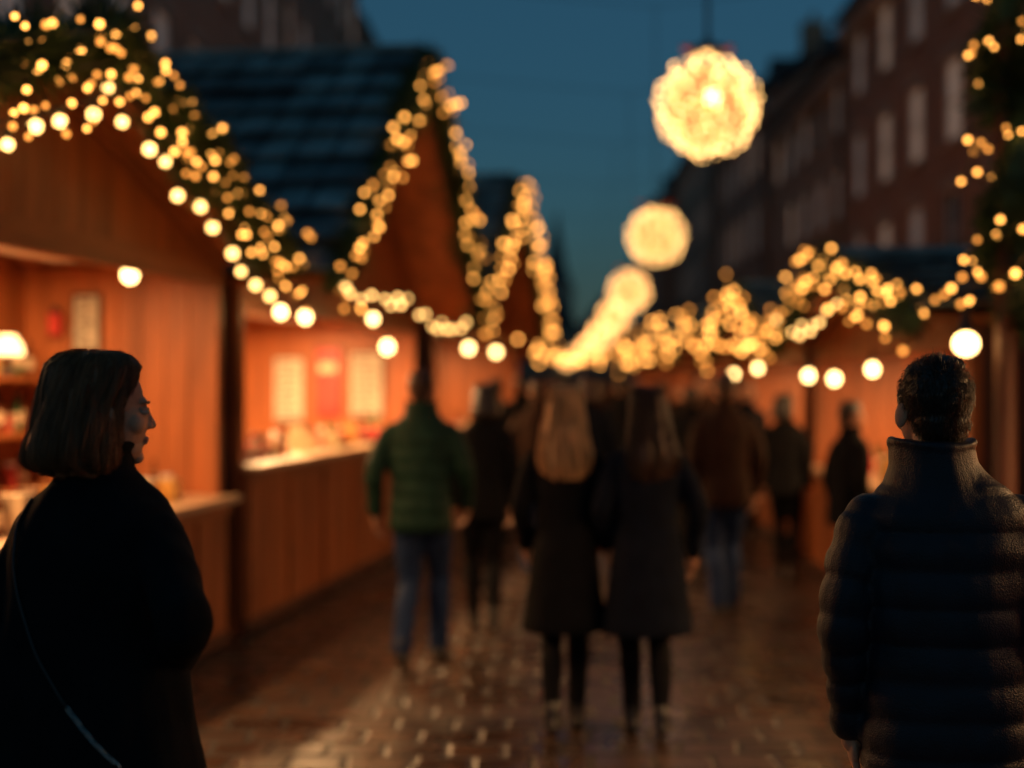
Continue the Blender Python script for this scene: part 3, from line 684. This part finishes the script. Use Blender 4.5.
def rstall(yn, yf, x, ez, rz, power, **k): return stall((x, yf, 0), pi, yf - yn, 2.0, ez, rz, (yf - yn) / 2, .3, .95, power, cap=(-.1, .1), **k)
R1 = rstall(2.6, 7.0, 2.75, 2.15, 2.9, 230, br=.022, step=.2, gdens=300, strings=1)
R2 = rstall(8.1, 12.9, 2.4, 2.05, 2.6, 150, br=.019, step=.12, gdens=700, strings=2, jit=.12, hb=[(.2, .8, 1.75, .042), (.2, 1.9, 1.72, .042), (.2, 3.2, 1.78, .04)])
R3 = rstall(13.7, 18.4, 2.45, 2.05, 2.75, 150, br=.023, step=.17, gdens=300, strings=2, jit=.14, bulb='e_far', hb=[(.2, 1.0, 1.8, .038), (.2, 3.0, 1.85, .038)])
R4 = rstall(19.2, 24.0, 2.5, 2.1, 2.75, 120, br=.03, step=.26, gdens=150, strings=1, jit=.14, bulb='e_far', detail=False)
R5 = rstall(24.8, 29.6, 2.5, 2.1, 2.8, 100, br=.036, step=.32, gdens=100, strings=1, jit=.15, bulb='e_far', detail=False)
R6 = rstall(30.4, 35.2, 2.5, 2.1, 2.8, 100, br=.045, step=.42, gdens=80, strings=1, jit=.15, bulb='e_far', detail=False)
R7 = rstall(36, 41, 2.5, 2.1, 2.8, 100, br=.05, step=.5, gdens=80, strings=1, jit=.2, bulb='e_far', detail=False)

E = empty('garlanded_post', (2.32, 7.25, 0)); p = MB()
p.loft([(0, 0, 0, .14, .14), (0, 0, .12, .14, .14), (0, 0, .14, .06, .06), (0, 0, 4.3, .05, .05), (0, 0, 4.34, .07, .07), (0, 0, 4.4, .01, .01)], 'wooddark', 16)
p.tube([(0, 0, 2.08), (-.16, 0, 2.1), (-.2, 0, 2.04)], [.012] * 3, 'metal', 8)
p.build('post', E)
g = MB(); garland(g, [(.05 + .05 * cos(t * .9), .05 * sin(t * .9), 1.98 + t * .16) for t in range(15)], .2, 3000); g.build('fir_garland', E)
l = MB(); bulbs(l, [(.2 * cos(t * 1.1), .2 * sin(t * 1.1), 2.1 + t * .085) for t in range(27)], .06, .014, 'e_str', .07); l.build('string_lights', E)
pb = MB(); pb.ell((-.2, 0, 1.885), (.062, .062, .058), 'e_pend', 16); pb.loft([(-.2, 0, 1.94, .085, .085), (-.2, 0, 1.99, .03, .03), (-.2, 0, 2.05, .02, .02)], 'metal', 16); pb.build('pendant_lamp', E, True)
E = empty('festoon_string', (0, 0, 0)); l = MB()
bulbs_on(l, sag((2.2, 7.2, 2.2), (2.02, 9.4, 2.42), .12), .11, .018, 'e_str', .08)
bulbs_on(l, sag((2.02, 9.4, 2.42), (2.05, 13.2, 2.3), .22), .26, .023, 'e_near', .06)
bulbs_on(l, sag((2.05, 13.2, 2.3), (2.1, 18.6, 2.4), .25), .32, .027, 'e_far', .06)
l.build('lights', E)
E = empty('festoon_string', (0, 0, 0)); l = MB()
for yy, z0, r_ in ((21, 2.4, .03), (23, 2.5, .032), (26, 2.55, .034), (31, 2.6, .04), (37, 2.7, .048), (46, 2.8, .055)):
    bulbs_on(l, sag((-.5, yy, z0), (2.3, yy + .6, z0 + .1), .38), .34, r_, 'e_far', .09)
l.build('lights', E)

LP = [(1.44, 13, 4.22, .49), (1.49, 20, 3.76, .42), (1.46, 26, 3.38, .38), (1.42, 31.5, 3.18, .35), (1.36, 38, 3.02, .34), (1.25, 46, 2.9, .34), (1.08, 56, 2.82, .34), (.8, 68, 2.75, .34)]
for i, (x, y, z, r_) in enumerate(LP):
    E = empty('globe_lantern', (x, y, z)); g = MB()
    n = 300 if i == 0 else 190 if i == 1 else (90 if i < 4 else 60); rb = (.012 if i < 2 else .018 if i < 4 else .024)
    for q in range(n):
        zz = 1 - 2 * (q + .5) / n; rr = sqrt(1 - zz * zz); a = q * 2.39996 + U(-.25, .25); rj = r_ * U(.84, 1.0)
        g.ico((rj * rr * cos(a), rj * rr * sin(a), rj * zz), rb, 'e_lant' if i < 2 else 'e_lantf')
    g.ell((0, 0, 0), r_ * .80, 'e_skin', 24)
    if i < 2:
        for q in range(10):
            a = q * pi / 10; g.tube([(r_ * .985 * sin(t) * cos(a), r_ * .985 * sin(t) * sin(a), r_ * .985 * cos(t)) for t in [2 * pi * w / 24 for w in range(25)]], [.003] * 25, 'metal', 4, caps=False)
    if i < 1:
        for q in range(5):
            for sg in (-1, 1):
                for rr in (0, .05):
                    a = q * 2 * pi / 5; g.ico((rr * cos(a), sg * (r_ * .8 + .03), rr * sin(a)), .018, 'e_core')
    g.loft([(0, 0, r_ - .01, .16, .16), (0, 0, r_ + .05, .15, .15), (0, 0, r_ + .07, .05, .05), (0, 0, r_ + .14, .03, .03)], 'metal', 16)
    g.ell((.19, 0, r_ + .04), (.06, .03, .03), 'red', 10); g.ell((-.19, 0, r_ + .04), (.06, .03, .03), 'red', 10)
    top = 7.0 - z; tr = .018 if i == 0 else .006
    g.tube([(0, 0, r_ + .1), (0, 0, top)], [tr, tr], 'wire', 6)
    g.tube(sag((-7 - x, 0, top + .9), (0, 0, top), .05) + sag((0, 0, top), (7.5 - x, 0, top + .9), .05)[1:], [.006] * 29, 'wire', 5)
    g.build('globe', E)
# ------------------------------------------------------------ houses
def house(name, xf, side, y0, y1, H, floors, brick, depth=9, seed=1, roofh=3.2, spacing=2.3):
    rnd = random.Random(seed); E = empty(name, (xf, y0, 0), 0); s = MB(); out = -side
    L_ = y1 - y0; n = max(2, int(L_ / spacing)); w = L_ / n; ww = 1.1; fh = (H - 3.2) / (floors - 1)
    def X(v): return out * v
    def quadbox(a, b_, k): s.box((X(a[0]), a[1], a[2]), (X(b_[0]), b_[1], b_[2]), k)
    ys = [0]; zs = [0]
    for i in range(n): ys += [i * w + (w - ww) / 2, i * w + (w + ww) / 2]
    ys.append(L_)
    rows = [(.7, 2.6)] + [(3.2 + f * fh + .55, 3.2 + f * fh + .55 + min(1.65, fh - .9)) for f in range(floors - 1)]
    for a, b_ in rows: zs += [a, b_]
    zs.append(H)
    for i in range(len(ys) - 1):
        for j in range(len(zs) - 1):
            a0, a1, z0, z1 = ys[i], ys[i + 1], zs[j], zs[j + 1]
            if i % 2 == 1 and j % 2 == 1:
                if j == 1 and i % 6 == 3:
                    quadbox((-.2, a0, 0.7), (-.14, a1, z1), 'door'); quadbox((-.14, a0 + .12, 1.5), (-.125, a1 - .12, z1 - .15), 'glass')
                else:
                    rr = rnd.random()
                    quadbox((-.26, a0, z0), (-.2, a1, z1), 'paneglow')
                    kk = 'glass' if rr < .1 else 'paneglow2' if rr < .5 else 'paneglow'  # most panes take the added glow instead of plain glass
                    s.add([(X(-.12), a0, z0), (X(-.12), a1, z0), (X(-.12), a1, z1), (X(-.12), a0, z1)], [(0, 1, 2, 3)], kk)
                    t = .06
                    quadbox((-.12, a0, z0), (-.06, a0 + t, z1), 'white'); quadbox((-.12, a1 - t, z0), (-.06, a1, z1), 'white')
                    quadbox((-.12, a0 + t, z1 - t), (-.06, a1 - t, z1), 'white'); quadbox((-.12, a0 + t, z0), (-.06, a1 - t, z0 + t), 'white')
                    zm = (z0 + z1) / 2; quadbox((-.11, a0 + t, zm - .025), (-.065, a1 - t, zm + .025), 'white')
                    am = (a0 + a1) / 2; quadbox((-.11, am - .015, z0 + t), (-.08, am + .015, zm - .026), 'white'); quadbox((-.11, am - .015, zm + .026), (-.08, am + .015, z1 - t), 'white')
                    quadbox((-.1, a0 - .08, z0 - .1), (.08, a1 + .08, z0 - .002), 'stone'); quadbox((-.05, a0 - .1, z1 + .002), (.03, a1 + .1, z1 + .22), 'stone')
                for (p, q) in (((a0, z0), (a0, z1)), ((a1, z1), (a1, z0)), ((a0, z1), (a1, z1)), ((a1, z0), (a0, z0))):
                    s.add([(0, p[0], p[1]), (0, q[0], q[1]), (X(-.2), q[0], q[1]), (X(-.2), p[0], p[1])], [(0, 1, 2, 3)], brick)
            else:
                s.add([(0, a0, z0), (0, a1, z0), (0, a1, z1), (0, a0, z1)], [(0, 1, 2, 3)], brick)
    for yy in (0, L_):
        s.add([(0, yy, 0), (X(-depth), yy, 0), (X(-depth), yy, H), (X(-depth / 2), yy, H + roofh), (0, yy, H)], [(0, 1, 2, 3, 4)], brick)
    s.add([(X(-depth), 0, 0), (X(-depth), L_, 0), (X(-depth), L_, H), (X(-depth), 0, H)], [(0, 1, 2, 3)], brick)
    quadbox((.001, 0.01, 3.0), (.12, L_ - .01, 3.2), 'stone'); quadbox((.001, .01, H - .3), (.25, L_ - .01, H), 'stone'); quadbox((.001, .01, H - .45), (.14, L_ - .01, H - .301), 'stone')
    for sg in (0, 1):
        x0 = .35 if sg == 0 else -depth - .35
        a = Vector((X(x0), -.0, H - .0)); b_ = Vector((X(-depth / 2), 0, H + roofh))
        dd = (b_ - a).normalized(); nn = Vector((-dd.z, 0, dd.x)); nn = nn if nn.z > 0 else -nn
        c = (a + b_) / 2 + Vector((0, L_ / 2, 0)) + nn * .1
        s.obox(c, dd * ((b_ - a).length / 2), (0, L_ / 2 - .004, 0), nn * .07, 'rooftile')
    for yy in (L_ * .04 + .5, L_ * .96 - .5):
        s.box((X(-depth / 2 - .5), yy - .45, H + roofh - 1.0), (X(-depth / 2 + .5), yy + .45, H + roofh + 1.3), brick)
        for q in (-.22, .22): s.loft([(X(-depth / 2), yy + q, H + roofh + 1.3, .12, .12), (X(-depth / 2), yy + q, H + roofh + 1.75, .1, .1)], 'stone', 10)
        s.box((X(-depth / 2 - .56), yy - .51, H + roofh + 1.12), (X(-depth / 2 + .56), yy + .51, H + roofh + 1.25), 'stone')
    for q in range(max(1, n // 3)):
        yy = (q + .5) * L_ / max(1, n // 3)
        quadbox((-.7, yy - .6, H + .3), (-2.2, yy + .6, H + 1.5), 'rooftile'); quadbox((-.69, yy - .42, H + .5), (-.66, yy + .42, H + 1.35), 'glass')
        s.add([(X(-.55), yy - .75, H + 1.5), (X(-.55), yy + .75, H + 1.5), (X(-.55), yy, H + 2.1), (X(-3.0), yy - .75, H + 1.5), (X(-3.0), yy + .75, H + 1.5), (X(-3.0), yy, H + 2.1)], [(0, 1, 2), (0, 2, 5, 3), (1, 4, 5, 2), (0, 3, 4, 1)], 'rooftile')
    s.tube([(X(.08), .3, 0), (X(.08), .3, H - .4)], [.05, .05], 'metal', 8)
    s.build('facade_walls_roof', E); return E
house('brick_house', 7.5, 1, 9, 22.5, 10.6, 4, 'brick2', seed=3)
house('brick_house', 7.5, 1, 22.51, 36, 10.6, 4, 'brick1', seed=4)
house('brick_house', 7.5, 1, 36.01, 48, 9.9, 4, 'brick2', seed=5)
house('brick_house', 7.4, 1, 48.01, 62, 11.4, 4, 'brick1', seed=6)
house('brick_house', 7.2, 1, 62.01, 80, 13.2, 5, 'brick2', seed=7)
house('brick_house', 6.2, 1, 80.01, 100, 12, 4, 'brick1', seed=8)
house('brick_house', -7, -1, 8, 22, 13.5, 5, 'brick1', seed=9)
house('brick_house', -7, -1, 22.01, 37, 15.5, 5, 'brick2', seed=10)
house('brick_house', -7, -1, 37.01, 52, 16.5, 5, 'brick1', seed=11)
house('brick_house', -7.2, -1, 52.01, 66, 15.0, 5, 'brick2', seed=12)
house('brick_house', -7.2, -1, 66.01, 100, 9, 3, 'brick1', seed=13)
E = empty('town_hall', (1.5, 118, 0)); s = MB()
s.box((-12, 0, 0), (14, 10, 6.5), 'plaster')
for i in range(6):
    x = -12 + i * 4.33
    s.add([(x, -.02, 6.5), (x + 4.3, -.02, 6.5), (x + 2.15, -.02, 9.3), (x, 10, 6.5), (x + 4.3, 10, 6.5), (x + 2.15, 10, 9.3)], [(0, 1, 2), (0, 2, 5, 3), (1, 4, 5, 2)], 'rooftile')
    for z in (1.2, 4.0):
        for dx in (.8, 2.5): s.box((x + dx, -.06, z), (x + dx + .9, -.02, z + 1.5), 'glass'); s.box((x + dx - .1, -.12, z - .15), (x + dx + 1, -.02, z - .02), 'stone')
s.build('facade', E)
E = empty('church_tower', (.6, 135, 0)); s = MB()
s.box((-1.6, -1.6, 0), (1.6, 1.6, 11), 'stone'); s.box((-1.75, -1.75, 10.6), (1.75, 1.75, 11.0), 'stone')
s.loft([(0, 0, 11, 1.5, 1.5), (0, 0, 13, .9, .9), (0, 0, 18, .06, .06)], 'rooftile', 8)
s.box((-.4, -1.65, 7.5), (.4, -1.6, 9.5), 'glass'); s.build('tower', E)

g = MB(); g.add([(-400, -100, -.004), (400, -100, -.004), (400, 700, -.004), (-400, 700, -.004)], [(0, 1, 2, 3)], 'ground'); o = g.build('ground')
g = MB(); g.add([(-7.0, -8, 0), (7.5, -8, 0), (7.5, 117, 0), (-7.0, 117, 0)], [(0, 1, 2, 3)], 'setts'); o = g.build('paved_street')

w = bpy.data.worlds.new('World'); scene.world = w; w.use_nodes = True; nt = w.node_tree; N = nt.nodes; L = nt.links
bg = N['Background']; sky = N.new('ShaderNodeTexSky'); sky.sky_type = 'NISHITA'; sky.sun_disc = False
sky.sun_elevation = radians(1.0); sky.sun_rotation = radians(200); sky.dust_density = .3; sky.ozone_density = 3.5; sky.air_density = 1.0
mx = N.new('ShaderNodeMixRGB'); mx.blend_type = 'MULTIPLY'; mx.inputs[0].default_value = 1; mx.inputs[2].default_value = (.62, .95, 1.0, 1)
mx2 = N.new('ShaderNodeMixRGB'); mx2.inputs[0].default_value = .6; mx2.inputs[2].default_value = (.09, .33, .45, 1)
L.new(sky.outputs[0], mx.inputs[1]); L.new(mx.outputs[0], mx2.inputs[1]); L.new(mx2.outputs[0], bg.inputs['Color']); bg.inputs['Strength'].default_value = .18
sd = bpy.data.lights.new('sun', 'SUN'); sd.energy = .01; sd.angle = radians(15); sd.color = (1, .8, .6)
so = bpy.data.objects.new('sun', sd); scene.collection.objects.link(so); so.rotation_euler = (radians(86), 0, radians(-20))

cd = bpy.data.cameras.new('camera'); cam = bpy.data.objects.new('camera', cd); scene.collection.objects.link(cam); scene.camera = cam
cam.location = (0, 0, 1.68); cam.rotation_euler = (radians(90), 0, 0); cd.lens = 50; cd.sensor_width = 36; cd.shift_x = -38 / 1024; cd.clip_end = 2000; cd.clip_start = .05
cd.dof.use_dof = True; cd.dof.focus_distance = 3.25; cd.dof.aperture_fstop = 1.08; cd.dof.aperture_blades = 0
scene.view_settings.view_transform = 'Standard'; scene.view_settings.look = 'None'; scene.view_settings.exposure = 0; scene.view_settings.gamma = 1
